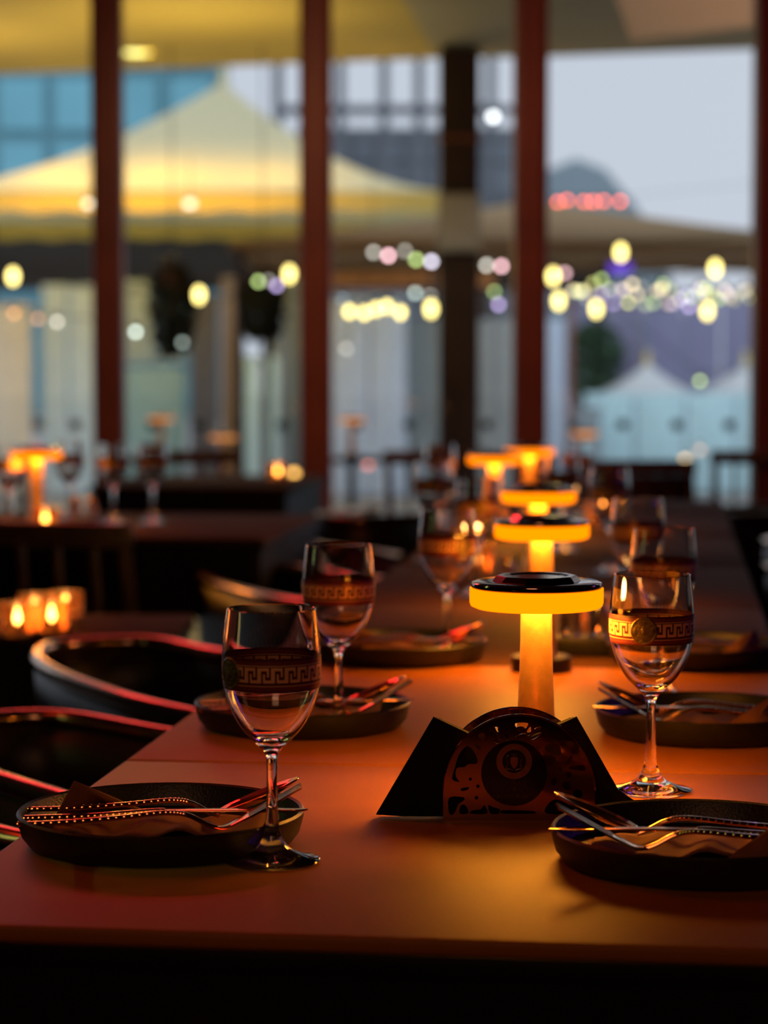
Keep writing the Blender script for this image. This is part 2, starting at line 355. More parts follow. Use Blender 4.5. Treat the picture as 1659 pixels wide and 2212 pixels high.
# pale screens, doors and posts of the pavilion behind (stand on the ground about 20 m away)
def screen(name, label, x0, x1, ytop, Y, m, cat='screen', ybot=None, nb=2, fm=None):
    A = at(x0, ytop, Y); B = at(x1, ytop, Y); zb = 0 if ybot is None else at(x0, ybot, Y).z
    Wd = B.x - A.x; r = thing(name, label, cat, ((A.x + B.x)/2, Y, zb)); H = A.z - zb
    for i in range(nb):
        b = MB(); b.box((-Wd/2 + Wd/nb*(i + .5), 0, H/2), (Wd/nb - 0.02, 0.03, H)); b.build('panel', m, r, True, 0.004)
    b = MB(); b.box((0, 0.03, H - 0.02), (Wd, 0.04, 0.05)); b.box((0, 0.03, 0.03), (Wd, 0.04, 0.05)); b.build('frame_rail', fm or M_dk, r, False)
    return r
W1 = mat('warm_white_panel', (0.80, 0.76, 0.64), 0.7); W2 = mat('blue_white_panel', (0.64, 0.82, 1.0), 0.6); W3 = mat('teal_grey_panel', (0.30, 0.50, 0.54), 0.5)
W4 = mat('charcoal_panel', (0.10, 0.10, 0.115), 0.6); W5 = mat('blue_grey_panel', (0.60, 0.73, 0.95), 0.6); W6 = mat('green_grey_panel', (0.26, 0.30, 0.30), 0.6)
W7 = mat('cyan_white_panel', (0.58, 0.84, 0.90), 0.6); W8 = mat('tan_timber', (0.42, 0.24, 0.10), 0.6)
screen('wall_screen', 'warm white screen at the far left frame edge', -160, 68, 655, 20, W1)
screen('wall_screen', 'light blue screen between the frame edge and the first post', 88, 204, 615, 20.2, W2)
screen('wall_screen', 'teal glazed door panel just right of the first post', 262, 402, 795, 20, W3, nb=1)
screen('wall_screen', 'pale teal transom above the teal door panel', 262, 402, 605, 20.3, mat('mist_panel', (0.50, 0.62, 0.60), 0.6), ybot=785)
screen('wall_screen', 'charcoal upright panel left of the tan post', 408, 474, 640, 19.8, W4, nb=1)
screen('wall_screen', 'light teal screen right of the tan post', 514, 604, 770, 20, W7)
screen('wall_screen', 'grey olive shutter left of the second post', 570, 652, 600, 20.6, W6)
screen('wall_screen', 'large blue grey screen right of the second post', 716, 880, 640, 20, W5)
screen('wall_screen', 'green grey shutter beside the dark column on its left', 880, 955, 690, 20.2, W6)
screen('wall_screen', 'dim grey screen between the dark column and the third post', 1035, 1108, 690, 20.2, mat('dim_grey_panel', (0.34, 0.37, 0.37), 0.6))
screen('wall_screen', 'narrow grey blue screen right of the third post', 1176, 1222, 690, 20.2, W5, nb=1)
screen('wall_screen', 'dim red brown upright beside the narrow grey screen', 1224, 1242, 640, 20, M_post, nb=1)
A = at(495, 600, 17.5)
r = thing('timber_pole', 'tan timber pole standing between the first and second posts', 'pole', (A.x, 17.5, 0))
b = MB(); b.box((0, 0, A.z/2), (0.115, 0.1, A.z)); b.build('shaft', W8, r, True, 0.01)
b = MB(); b.box((0, 0, 0.05), (0.17, 0.16, 0.1)); b.build('shoe', M_blkm, r, True, 0.005)
# market counter, right
r = screen('market_counter', 'pale cyan market counter below the small white gables on the right', 1262, 1700, 850, 20.5, W7, 'counter', nb=4, fm=mat('white_rail', (.7, .75, .76), .6))
screen('market_counter', 'grey blue lower hoarding left of the cyan counter', 1240, 1300, 880, 20.2, mat('blue_dim', (0.30, 0.36, 0.40), 0.6), 'counter', nb=1)
M_white = fabric('white_stall_canvas', (0.75, 0.78, 0.80), 0.2)
for px, hx, lab in ((1398, 0.36, 'small white peaked stall roof over the cyan counter'), (1610, 0.34, 'small white peaked stall roof beside the fourth post')):
    a = at(px, 783, 22)
    tent('stall_roof', lab, (0, 0, a.z), a.x, 22, hx, 0.7, a.z - 0.27, 0.05, M_white, 0, 0.2, 'stall')
M_viol = mat('violet_dusk_wall', (0.22, 0.22, 0.33), 0.6)
screen('stall_backdrop', 'blue violet backdrop above the white stall gables', 1395, 1640, 640, 25, M_viol, 'backdrop', nb=3)
screen('stall_backdrop', 'grey mauve backdrop right of the narrow screen', 1240, 1395, 640, 26, mat('mauve_wall', (0.25, 0.24, 0.34), 0.6), 'backdrop', nb=2)
A = at(1340, 578, 17)
r = thing('violet_sign', 'small glowing blue violet sign under the sand canopy', 'sign', A)
b = MB(); b.box((0, 0, 0), (0.16, 0.03, 0.08)); b.build('lit_face', emis('violet_lit', (0.20, 0.08, 0.85), 1.0), r, False)
b = MB(); b.box((0, 0.03, 0), (0.18, 0.03, 0.10)); b.build('casing', M_blkm, r, False)
l = bpy.data.lights.new('violet_flood', 'SPOT'); l.energy = 22; l.color = (0.40, 0.22, 1); l.spot_size = 1.5; l.spot_blend = 1
o = bpy.data.objects.new('violet_flood', l); COL.objects.link(o); o.location = (3.4, 18.5, 1.2); o.rotation_euler = (Vector((2.6, 16.5, 2.1)) - Vector(o.location)).to_track_quat('-Z', 'Y').to_euler()
l2 = o.copy(); COL.objects.link(l2); l2.location = (3.0, 22.4, 2.6); l2.rotation_euler = (Vector((3.0, 25, 1.6)) - Vector(l2.location)).to_track_quat('-Z', 'Y').to_euler()

# plants
def leafmesh(n, rx, rz, sz, droop=False):
    b = MB()
    for i in range(n):
        a = random.uniform(0, 2*PI); q = random.random()**0.5; h = random.uniform(-1, 1)
        c = Vector((math.cos(a)*q*rx*math.sqrt(1 - h*h*0.8), math.sin(a)*q*rx*math.sqrt(1 - h*h*0.8), h*rz))
        d = Vector((random.uniform(-1, 1), random.uniform(-1, 1), random.uniform(-1.4, 0.2) if droop else random.uniform(-.3, 1))).normalized()*sz
        s_ = d.cross(Vector((random.random(), random.random(), .3))).normalized()*sz*0.28
        b.add([c - d*.5, c + s_, c + d*.5, c - s_ + Vector((0, 0, .004))], [(0, 1, 2), (0, 2, 3)])
    return b
M_leaf = mat('dark_foliage', (0.030, 0.035, 0.015), 0.7, 0, 0.5, 8); M_leafg = mat('green_foliage', (0.05, 0.10, 0.05), 0.7, 0, 0.4, 8)
for px, py, Y, rx, rz, lab in ((372, 668, 13.5, 0.14, 0.26, 'dark trailing plant hanging between the first post and the tan pole'), (568, 662, 13.5, 0.13, 0.19, 'dark trailing plant hanging left of the second post')):
    A = at(px, py, Y); r = thing('hanging_plant', lab, 'plant', A)
    o = leafmesh(420, rx, rz, 0.11, True).build('foliage', M_leaf, r, False); o['kind'] = 'stuff'
    b = MB(); b.lathe([(0, -0.06), (0.07, -0.05), (0.09, 0.05), (0.08, 0.05), (0.07, -0.03), (0, -0.04)], 16, (0, 0, rz*0.7)); b.build('pot', mat('terracotta', (0.25, 0.09, 0.03), 0.7), r)
    b = MB(); b.tube([(0, 0, rz*0.7), (0, 0, 3.0 - A.z)], 0.004, 6); b.build('hanger', M_blkm, r)
A = at(1285, 765, 24); r = thing('shrub', 'dark green bush left of the small white stall roof', 'shrub', (A.x, 24, 0))
o = leafmesh(500, 0.30, 0.42, 0.14).build('foliage', M_leafg, r, False); o.location = (0, 0, A.z - 0.1); o['kind'] = 'stuff'
b = MB(); b.tube([(0, 0, 0), (0.02, 0, A.z*.5), (0, 0, A.z)], [0.05, 0.04, 0.02], 8); b.build('stem', M_col, r)

# glass balustrade with round clamps beyond the posts
r = thing('glass_balustrade', 'frameless glass balustrade with dark round clamps beyond the posts', 'railing', (0, 12.0, 0))
cl = [-30, 82, 163, 330, 430, 516, 608, 770, 882, 1052, 1125, 1235, 1345, 1462, 1575, 1690]
for px in cl:
    A = at(px, 918, 12.0); b = MB(); b.lathe([(0, -0.03), (0.024, -0.03), (0.028, -0.02), (0.028, 0.02), (0.024, 0.03), (0, 0.03)], 16)
    b.v = [Vector((v.x + A.x, v.z, v.y + A.z)) for v in b.v]; b.build('clamp', M_blk, r)
for i in range(5):
    x0, x1 = at(-230 + i*430, 900, 12).x, at(-230 + (i + 1)*430, 900, 12).x
    b = MB(); b.box(((x0 + x1)/2, 0, 0.5), (x1 - x0 - 0.02, 0.01, 0.9)); b.build('pane', MATS['pane'], r, False)

# string lights
BULB = {}
FAIRY = []
def bulb(px, py, Y, wpx, hpx, col, st, lab, grp):
    A = at(px, py, Y); rw = wpx*Y/FPX/2; rh = hpx*Y/FPX/2
    r = thing('light_bulb', lab, 'bulb', A, 0, grp)
    b = MB(); b.ball((0, 0, 0), rw, 14, 8, 0, rh/rw); b.build('globe', emis('bulb_%s_%.2f' % ('_'.join('%02d' % int(c*99) for c in col), st), col, st), r)
    b = MB(); b.tube([(0, 0, rh*0.95), (0, 0, rh*0.95 + 0.03)], 0.012 if rw > .012 else rw*.8, 8); b.build('socket', M_blkm, r)
    FAIRY.append((r, grp, px, A + Vector((0, 0, rh + 0.028))))
    return A + Vector((0, 0, rh + 0.03))
WARM = (1, 0.80, 0.24)
big = [(28, 597, 'left of the first post, at the frame edge'), (430, 637, 'midway between the first and second posts'), (625, 592, 'just left of the second post'),
       (931, 667, 'just left of the dark column'), (1195, 597, 'just right of the third post, upper one'), (1207, 650, 'just right of the third post, lower one'),
       (1341, 545, 'highest one, under the sand canopy'), (1545, 580, 'upper one near the fourth post'), (1288, 667, 'low one left in the right window'), (1528, 672, 'low one near the fourth post')]
anch = []
for px, py, lab in big: anch.append(bulb(px, py, 12.6, 19, 32, WARM, 6.0, 'large warm bulb ' + lab, 'large warm bulbs of the string lights'))
for px, py in ((755, 673), (787, 676), (812, 668), (836, 662), (865, 675)):
    anch.append(bulb(px, py, 12.6, 15, 20, WARM, 7.0, 'warm bulb in the tight row right of the second post', 'row of warm bulbs right of the second post'))
def wire(pts, name, lab):
    P = []
    for a, b_ in zip(pts, pts[1:]):
        for k in range(8):
            t = k/8; q = a.lerp(b_, t); q.z += 0.0 - 0.10*4*t*(1 - t)*min(1, (b_ - a).length); P.append(q)
    P.append(pts[-1]); b = MB(); b.tube(P, 0.0035, 6); o = b.build(name, M_blkm, None); tag(o, lab, 'cable')
an = sorted(anch, key=lambda v: v.x)
up = [a for a in an if a.z > at(0, 625, 12.6).z]; lo = [a for a in an if a.z <= at(0, 625, 12.6).z]
wire([Vector((-3.2, 12.6, 2.2))] + up + [Vector((3.2, 12.6, 2.1))], 'light_cable', 'thin black cable carrying the upper warm bulbs')
wire([Vector((-3.2, 12.6, 1.9))] + lo + [Vector((3.2, 12.6, 1.9))], 'light_cable', 'thin black cable carrying the lower warm bulbs')
GR = (0.55, 0.75, 0.25); PK = (0.95, 0.55, 0.60); WH = (0.75, 0.72, 0.62); VI = (0.60, 0.45, 0.85); YG = (0.8, 0.8, 0.25); CR = (1, 0.78, 0.45); OR = (1, 0.45, 0.15); PL = (0.7, 0.85, 0.75)
small = [(807, 545, WH, 2.6), (839, 552, PK, 6), (875, 542, WH, 1.8), (899, 561, GR, 4), (932, 565, (0.8, 0.75, 0.9), 5), (1051, 573, WH, 3.5), (1083, 575, PK, 5), (1068, 631, GR, 2.5), (1077, 658, VI, 3), (897, 633, PL, 2.5), (930, 640, WH, 2.5),
  (558, 608, GR, 3.2), (580, 606, WH, 1.2), (598, 617, VI, 3.2), (293, 717, PL, 4), (394, 740, PL, 1.2), (740, 647, (0.5, 0.7, 0.9), 1.0), (748, 753, WH, 1.5), (30, 677, OR, 2.0), (82, 689, OR, 1.6), (123, 695, WH, 2.5),
  (1512, 823, GR, 2.6), (1220, 590, PK, 3)]
for px, py, c, st in small:
    where = 'left of the second post' if px < 660 else ('around the dark column' if px < 1110 else 'in the right window')
    cn = {GR: 'green', PK: 'pink', WH: 'cream', VI: 'violet', PL: 'pale', OR: 'orange'}.get(c, 'pale lilac')
    bulb(px, py, 13.1, 11, 11, c, st*1.9, 'small %s fairy light %s' % (cn, where), 'small fairy lights %s' % where)
rnd = random.Random(3)
for i in range(44):
    px = 1242 + i*8.7 + rnd.uniform(-6, 6); py = 612 + (i/44)*22 + rnd.uniform(-14, 40)*(0.55 if i > 30 else 1); c = rnd.choice([GR, WH, YG, CR, YG, CR, VI, WH])
    bulb(px, py, 13.1, 11, 11, c, rnd.uniform(1.2, 5.0), 'small fairy light in the dense row across the right window', 'dense row of fairy lights across the right window')
for px in (1205, 1225, 1262, 1282, 1304, 1340): bulb(px, 435 + rnd.uniform(-3, 3), 24, 9, 9, (1, 0.12, 0.06), 11, 'red lamp in the row low in the sky right of the third post', 'row of red lamps low in the sky')
bulb(1065, 252, 18, 17, 15, (0.85, 0.88, 0.9), 6, 'white round lamp between the dark column and the third post', None)
bulb(410, 440, 17.6, 22, 14, (1, 0.95, 0.7), 3, 'pale lamp under the middle of the marquee edge', None)
bulb(190, 440, 17.6, 16, 14, (1, 0.95, 0.7), 3, 'pale lamp under the marquee edge beside the first post', None)
bulb(805, 505, 17.6, 12, 12, (1, 0.6, 0.1), 1.6, 'dim amber lamp right of the second post under the roof', None)
bulb(795, 1003, 16, 12, 12, (1, 0.25, 0.18), 4.0, 'dim red lamp low behind the second post on its right', None)
bulb(635, 1023, 16, 15, 15, (1, 0.50, 0.10), 6.0, 'amber lamp low beside the second post on its left', None)
bulb(1480, 993, 16, 13, 13, (1, 0.62, 0.25), 5.0, 'amber lamp low in front of the cyan counter', None)
bulb(1512, 972, 16, 13, 13, (1, 0.60, 0.40), 2.0, 'dim pinkish lamp low in front of the cyan counter', None)

ORD = 'first second third fourth fifth sixth seventh eighth ninth tenth eleventh twelfth thirteenth fourteenth fifteenth sixteenth seventeenth eighteenth nineteenth twentieth'.split()
def ordn(i):
    if i < 20: return ORD[i]
    t_, u_ = divmod(i + 1, 10); tens = {2: 'twenty', 3: 'thirty', 4: 'forty'}[t_]
    return {2: 'twentieth', 3: 'thirtieth', 4: 'fortieth'}[t_] if u_ == 0 else tens + '-' + ORD[u_ - 1]
gs = {}
for r_, g_, px_, p_ in FAIRY: gs.setdefault(g_, []).append((px_, r_, p_))
for g_, L_ in gs.items():
    L_.sort(key=lambda q: q[0])
    if g_ and ('row' in g_ or 'small' in g_):
        for i_, (px_, r_, p_) in enumerate(L_): r_['label'] = r_['label'].replace(' in the row low in the sky right of the third post', ' low in the sky').replace(' in the dense row across the right window', '').replace(' in the tight row', '') + ', %s from the left of its row' % ordn(i_)
        b = MB(); P = [L_[0][2] + Vector((-3.0, 0, 0.3))] + [q[2] for q in L_] + [L_[-1][2] + Vector((3.0, 0, 0.3))]
        b.tube(P, 0.003, 5); o = b.build('light_cable', M_blkm, None); tag(o, 'thin black cable carrying the ' + g_, 'cable')
    elif not g_:
        for px_, r_, p_ in L_:
            b = MB(); hh_ = 0.5 if p_.z > 2 else p_.z
            if 1.3 < p_.z < 2.6: b.tube([(0, 0, p_.z - r_.location.z), (0, 0.0, 2.75 - r_.location.z)], 0.004, 6)
            else: b.tube([(0, 0, -0.001), (0, 0, -r_.location.z)], 0.004, 6)
            b.build('stalk', M_blkm, r_)

# ================================================================== TABLES
TW = 0.634; S0 = -0.498
def table(s0, t0, W_, D_, lab, frame=None, z=TZ, group=None, rz=None):
    c = row(s0 + W_/2, t0 + D_/2) if frame is None else Vector(frame)
    r = thing('dining_table', lab, 'table', (c.x, c.y, 0), -AR if rz is None else rz, group)
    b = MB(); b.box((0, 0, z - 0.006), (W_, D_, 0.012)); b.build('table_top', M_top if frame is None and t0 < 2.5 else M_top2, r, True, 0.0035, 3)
    b = MB(); b.box((0, 0, z - 0.0195), (W_ - 0.003, D_ - 0.003, 0.0155)); b.build('edge_band', M_blk, r, True, 0.001)
    b = MB()
    for sx in (-1, 1): b.box((sx*(W_/2 - 0.02), 0, z - 0.10), (0.02, D_ - 0.04, 0.146))
    for sy in (-1, 1): b.box((0, sy*(D_/2 - 0.012), z - 0.10), (W_ - 0.04, 0.02, 0.146))
    b.build('apron', M_blk, r, False)
    b = MB(); b.lathe([(0.0, 0.02), (0.045, 0.02), (0.035, 0.10), (0.033, z - 0.06), (0.06, z - 0.027), (0, z - 0.027)], 20); b.build('pedestal', M_blkm, r)
    b = MB(); b.lathe([(0, 0), (0.20, 0), (0.20, 0.012), (0.05, 0.03), (0, 0.03)], 28); b.build('foot', M_blkm, r)
    return r
labs = ['brown leatherette table nearest the camera, holding the napkin holder', 'brown table second in the row, under the tall glowing lamp', 'brown table third in the central row', 'brown table fourth in the central row', 'brown table fifth in the central row', 'brown table sixth in the central row', 'brown table farthest in the central row']
T_row = []
t = 1.414
for i in range(7):
    D_ = 0.619 if i == 0 else 0.70
    T_row.append(table(S0, t, TW, D_, labs[i], group='tables of the central row')); t += D_ + 0.0055
# other tables
table(0, 0, 1.2, 0.8, 'dark table at the far left carrying a glowing lamp', (-0.80, 5.28, 0), rz=-AR)
table(0, 0, 0.62, 0.75, 'brown table left behind the near chairs, before the posts', (0.0 - 0.55, 7.3, 0), rz=-AR)
table(0, 0, 0.9, 0.7, 'brown table at the far right before the fourth post', (1.80, 7.15, 0), rz=-AR)
table(0, 0, 0.7, 0.7, 'brown table on the right behind the right-hand chairs', (1.66, 5.35, 0), rz=-AR)
lt = table(0, 0, 0.62, 0.34, 'low side table with glowing tealights at the left edge', (-0.66, 3.99, 0), z=0.66, rz=-0.02)

# ================================================================== LAMPS
def make_lamp(lab, loc):
    r = thing('table_lamp', lab, 'lamp', loc, 0, 'glowing mushroom table lamps')
    b = MB(); b.lathe([(0, 0), (0.0345, 0), (0.036, 0.0012), (0.036, 0.0165), (0.0345, 0.018), (0, 0.018)], 48); b.build('base', M_blkm, r)
    b = MB(); b.lathe([(0, 0.0178), (0.0195, 0.018), (0.0180, 0.024), (0.0168, 0.045), (0.0155, 0.075), (0.0142, 0.105), (0.0134, 0.130), (0.0132, 0.1585), (0, 0.1585)], 48); b.build('stem', M_lampm, r)
    b = MB(); b.lathe([(0.0, 0.1580), (0.051, 0.1580), (0.0556, 0.1600), (0.0566, 0.1630), (0.0566, 0.1750), (0.0, 0.1750)], 72); b.build('diffuser', M_lamp, r)
    b = MB(); b.lathe([(0, 0.1752), (0.0550, 0.1752), (0.0557, 0.177), (0.0550, 0.1795), (0.052, 0.1808), (0.040, 0.1811), (0, 0.1811)], 72); b.build('cap', M_lampc, r)
    b = MB(); b.lathe([(0.0375, 0.1810), (0.0345, 0.1848), (0.033, 0.1858), (0.028, 0.1858), (0.025, 0.1848), (0, 0.1848)], 10); o = b.build('top_facet', M_lampc, r, False)
    l = bpy.data.lights.new('lamp_light', 'AREA'); l.shape = 'DISK'; l.size = 0.100; l.energy = LP; l.color = (1, 0.36, 0.03)
    o = bpy.data.objects.new('lamp_light', l); COL.objects.link(o); o.parent = r; o.location = (0, 0, 0.1574)
    return r
LP = 1.95
def tp(px, Y): p = at(px, 1000, Y); z = TZ; q = (px - 829.5)/FPX*(Y*math.cos(TH) - (z - CZ)*math.sin(TH)); return Vector((q, Y, z))
lamp0 = make_lamp('nearest glowing mushroom table lamp, just behind the napkin holder', tp(1157, 1.92))
for px, Y, lab in ((1169, 2.70, 'second glowing mushroom lamp, directly behind the nearest lamp'), (1162, 3.42, 'third glowing mushroom lamp of the central line'), (1068, 4.80, 'glowing mushroom lamp left of the farthest one in the central line'), (1143, 5.25, 'farthest glowing mushroom lamp of the central line'), (80, 5.08, 'glowing mushroom lamp alone on the far left table')):
    c = copy_tree(lamp0); c.location = tp(px, Y); c['label'] = lab
# lamps and tables added outside in place of lamp reflections in the window
for px, py, Y, lab in ((348, 905, 10.2, 'left'), (482, 945, 9.9, 'middle left'), (760, 908, 10.2, 'right of the second post'), (1263, 937, 9.9, 'right of the third post')):
    A = at(px, py, Y); zt = A.z - 0.167
    c = copy_tree(lamp0); c.location = (A.x, Y, zt); c['label'] = 'orange mushroom lamp added outside for a window reflection, ' + lab; c['group'] = 'orange lamps in place of window reflections'
    for k in list(c.children):
        if k.type == 'LIGHT': bpy.data.objects.remove(k)
        elif k.name.startswith('diffuser'): k.data = k.data.copy(); k.data.materials[0] = M_lamp_out
    r = thing('added_table', 'narrow high table added under the stand-in lamp ' + lab, 'table', (A.x, Y, 0))
    b = MB(); b.lathe([(0, zt - 0.02), (0.16, zt - 0.02), (0.165, zt - 0.01), (0.16, zt), (0, zt)], 24); b.build('table_top', M_blk, r)
    b = MB(); b.tube([(0, 0, 0.01), (0, 0, zt - 0.02)], 0.02, 10); b.build('pedestal', M_blkm, r)
    b = MB(); b.lathe([(0, 0), (0.14, 0), (0.14, 0.01), (0.02, 0.025), (0, 0.025)], 20); b.build('foot', M_blkm, r)

# ================================================================== WINE GLASSES
outer = [(0.0345, 0.0006), (0.0350, 0.0016), (0.0340, 0.0026), (0.0235, 0.0052), (0.0125, 0.0105), (0.0072, 0.0185), (0.0050, 0.029), (0.0042, 0.046), (0.0040, 0.072), (0.0056, 0.081), (0.0125, 0.0885), (0.0225, 0.0995), (0.0302, 0.1135), (0.0345, 0.128), (0.0360, 0.142), (0.0356, 0.157), (0.0342, 0.172), (0.0325, 0.1860)]
inner = [(0.0315, 0.1860), (0.0331, 0.172), (0.0345, 0.157), (0.0349, 0.142), (0.0334, 0.128), (0.0290, 0.1140), (0.0208, 0.1010), (0.0110, 0.0925), (0.0, 0.0895)]
def smooth2(p, n=4): return [(max(v.x, 0), v.y) for v in cr([(a, b, 0) for a, b in p], n)]
OUT = smooth2(outer); INN = smooth2(inner)
def rad_at(prof, z):
    best = None
    for (r0, z0), (r1, z1) in zip(prof, prof[1:]):
        if min(z0, z1) <= z <= max(z0, z1) and z > 0.09 and abs(z1 - z0) > 1e-9: best = r0 + (r1 - r0)*(z - z0)/(z1 - z0)
    return best
KEY = ["XXXXXX.X", "X....X.X", "X.XX.X.X", "X.X..X.X", "X.XXXX.X", "X......X", "........"]
KEY = ["XXXXXXX.", "X.....X.", "X.XXX.X.", "X.X...X.", "X.X.XXXX", "X.X.....", "X.XXXXXX"]
KEY = ["XXXXXX.X",
       "X....X.X",
       "X.XX.X.X",
       "X.X..X.X",
       "X.XXXX.X",
       "X......X"]
KEY = ["XXXXX.X",
       "X...X.X",
       "X.X.X.X",
       "X.X...X",
       "X.XXXXX"]
def make_glass(lab, loc, rz):
    r = thing('wine_glass', lab, 'glass', loc, rz)
    b = MB(); b.lathe([(0, 0.0016), (0.02, 0.0012)] + OUT + [(0.0320, 0.1864)] + INN, 96); b.build('bowl_and_stem', M_glass, r)
    # printed band: vertical cells
    zs = [0.1300, 0.1308, 0.1340, 0.1346, 0.1358]; k0, k1 = 0.1362, 0.1472
    zs2 = [0.1480, 0.1488, 0.1524, 0.1540]
    b = MB(); ncol = 23*7; off = 0.00025
    def rg(z): return rad_at(OUT, z) + off
    def ring(za, zb, mi, a0=0, a1=ncol):
        for c in range(a0, a1):
            t0, t1 = 2*PI*c/ncol, 2*PI*(c + 1)/ncol; ra, rb = rg(za), rg(zb)
            b.add([(ra*math.cos(t0), ra*math.sin(t0), za), (ra*math.cos(t1), ra*math.sin(t1), za), (rb*math.cos(t1), rb*math.sin(t1), zb), (rb*math.cos(t0), rb*math.sin(t0), zb)], [(0, 1, 2, 3)], mi)
    ring(0.1290, 0.1304, 1); ring(0.1304, 0.1336, 2); ring(0.1336, 0.1342, 0); ring(0.1342, k0, 1)
    nr = len(KEY); hh = (k1 - k0)/nr
    for i in range(nr):
        z0 = k1 - hh*(i + 1); z1 = k1 - hh*i
        for c in range(ncol):
            ring(z0, z1, 0 if KEY[i][c % 7] == 'X' else 1, c, c + 1)
    ring(k1, 0.1480, 1); ring(0.1480, 0.1486, 0); ring(0.1486, 0.1516, 2); ring(0.1516, 0.1535, 1)
    b.build('greek_key_band', [M_gold, M_wine, M_wine2], r)
    b = MB(); R0 = 0.0118; zc = 0.1415; n1 = 10; n2 = 28; vs = [None]; fs = []
    ang = MA
    def mp(u, v, h):
        z = zc + v; rr = rad_at(OUT, z) + 0.0006 + h; th = ang + u/0.036; return (rr*math.cos(th), rr*math.sin(th), z)
    vs = [mp(0, 0, 0.0006)]
    for i in range(1, n1 + 1):
        for k in range(n2):
            q = R0*i/n1; a_ = 2*PI*k/n2; x, y = q*math.cos(a_), q*math.sin(a_)
            h = 0.0004*(i == n1 - 1) + 0.0005*max(0, math.cos(x/R0*9))*math.cos(y/R0*4)**2*(i < n1 - 2) + (-0.0003 if i == n1 else 0)
            vs.append(mp(x, y, h))
    for k in range(n2): fs.append((0, 1 + k, 1 + (k + 1) % n2))
    for i in range(n1 - 1):
        for k in range(n2): l_ = (k + 1) % n2; fs.append((1 + i*n2 + k, 1 + (i + 1)*n2 + k, 1 + (i + 1)*n2 + l_, 1 + i*n2 + l_))
    b.add(vs, fs); b.build('medallion', M_bronze, r)
    return r
M_wine2 = mat('plum_enamel', (0.22, 0.045, 0.05), 0.3, 0.3)
MA = -PI/2
gl = [(588, 1.648, -0.95, 'large sharp empty wine glass right of the near left plate'), (1405, 1.925, -0.30, 'sharp empty wine glass behind the near right plate'),
      (732, 2.245, -1.9, 'blurred wine glass behind the near left glass, on the second table'), (966, 2.82, 0.6, 'blurred wine glass left of the second lamp'), (1431, 2.47, -2.2, 'blurred wine glass directly behind the near right one'),
      (1376, 3.05, 1.0, 'dim wine glass farther back right of the lamps'), (935, 4.25, 0, 'small far wine glass left of the central lamps'), (1212, 4.5, 0, 'small far wine glass just right of the central lamps'),
      (1030, 3.6, 0, 'far wine glass just left of the third lamp'), (1315, 4.0, 0, 'far wine glass right of the third lamp'), (950, 5.2, 0, 'far wine glass on the sixth table, left side'), (1245, 5.45, 0, 'far wine glass near the farthest lamp on its right'),
      (20, 5.15, 0, 'far wine glass left of the lone left lamp'), (245, 5.25, 0, 'far wine glass in front of the first post'), (330, 5.3, 0, 'far wine glass right of the first post'), (150, 5.45, 0, 'far wine glass right of the lone left lamp')]
g0 = None
for px, Y, rz, lab in gl:
    if g0 is None: g0 = make_glass(lab, tp(px, Y), rz); g = g0
    else: g = copy_tree(g0); g.location = tp(px, Y); g.rotation_euler = (0, 0, rz)
    g['label'] = lab; g['group'] = 'wine glasses with a greek key band'

# ================================================================== PLATES, NAPKINS, CUTLERY
def make_plate(lab, loc):
    r = tag(MB_plate().build('dinner_plate', M_plate), lab, 'plate', 'black stoneware plates'); r.location = loc; return r
def MB_plate():
    b = MB(); b.lathe([(0, 0.0), (0.092, 0.0), (0.100, 0.002), (0.1055, 0.009), (0.1085, 0.020), (0.1090, 0.0245), (0.1075, 0.0262), (0.1055, 0.0250), (0.1040, 0.0175), (0.1005, 0.0085), (0.094, 0.0062), (0, 0.0058)], 96); return b
def make_napkin(lab, loc, rz, flip=1):
    b = MB(); nx, ny = 26, 12; vs = []; fs = []
    Lx, Ly = 0.165, 0.085
    def hf(x, y): return 0.0045*(0.5 + 0.5*math.sin(x*70 + y*25)) + 0.002*math.sin(x*160 - y*60)
    for lay in range(2):
        base = len(b.v)
        vs = []; fs = []
        for i in range(nx + 1):
            for j in range(ny + 1):
                u = i/nx - .5; v = j/ny - .5; x = u*Lx*(1 - 0.05*lay) + 0.01*v; y = v*Ly*(1 - 0.12*lay)
                vs.append((x, y, 0.0065 + lay*0.005 + hf(x + .02*lay, y)*(1.0 if lay else 0.55)))
        for i in range(nx):
            for j in range(ny): k = i*(ny + 1) + j; fs.append((k, k + ny + 1, k + ny + 2, k + 1))
        b.add(vs, fs)
    # turned-up corner
    b.add([(-0.085, 0.012, 0.012), (-0.058, 0.050, 0.010), (-0.040, 0.052, 0.0145), (-0.010, 0.050, 0.012), (-0.068, 0.020, 0.044), (-0.05, 0.036, 0.030)], [(0, 4, 5, 1), (1, 5, 2), (5, 4, 2), (4, 3, 2)])
    o = b.build('cloth_napkin', M_nap, None); md = o.modifiers.new('t', 'SOLIDIFY'); md.thickness = 0.0016
    tag(o, lab, 'napkin', 'brown napkins on the plates'); o.location = loc; o.rotation_euler = (0, 0, rz); return o
ZN = 0.0175
def handle_beads(r, pth, ra):
    b = MB()
    for i in range(26):
        q = i/25*(len(pth) - 1); k = min(int(q), len(pth) - 2); p = pth[k].lerp(pth[k + 1], q - k)
        for s_ in (-1, 1): b.ball(p + Vector((0, s_*ra*0.9, 0.0008)), 0.0010, 6, 4)
    b.build('beading', M_cut, r)
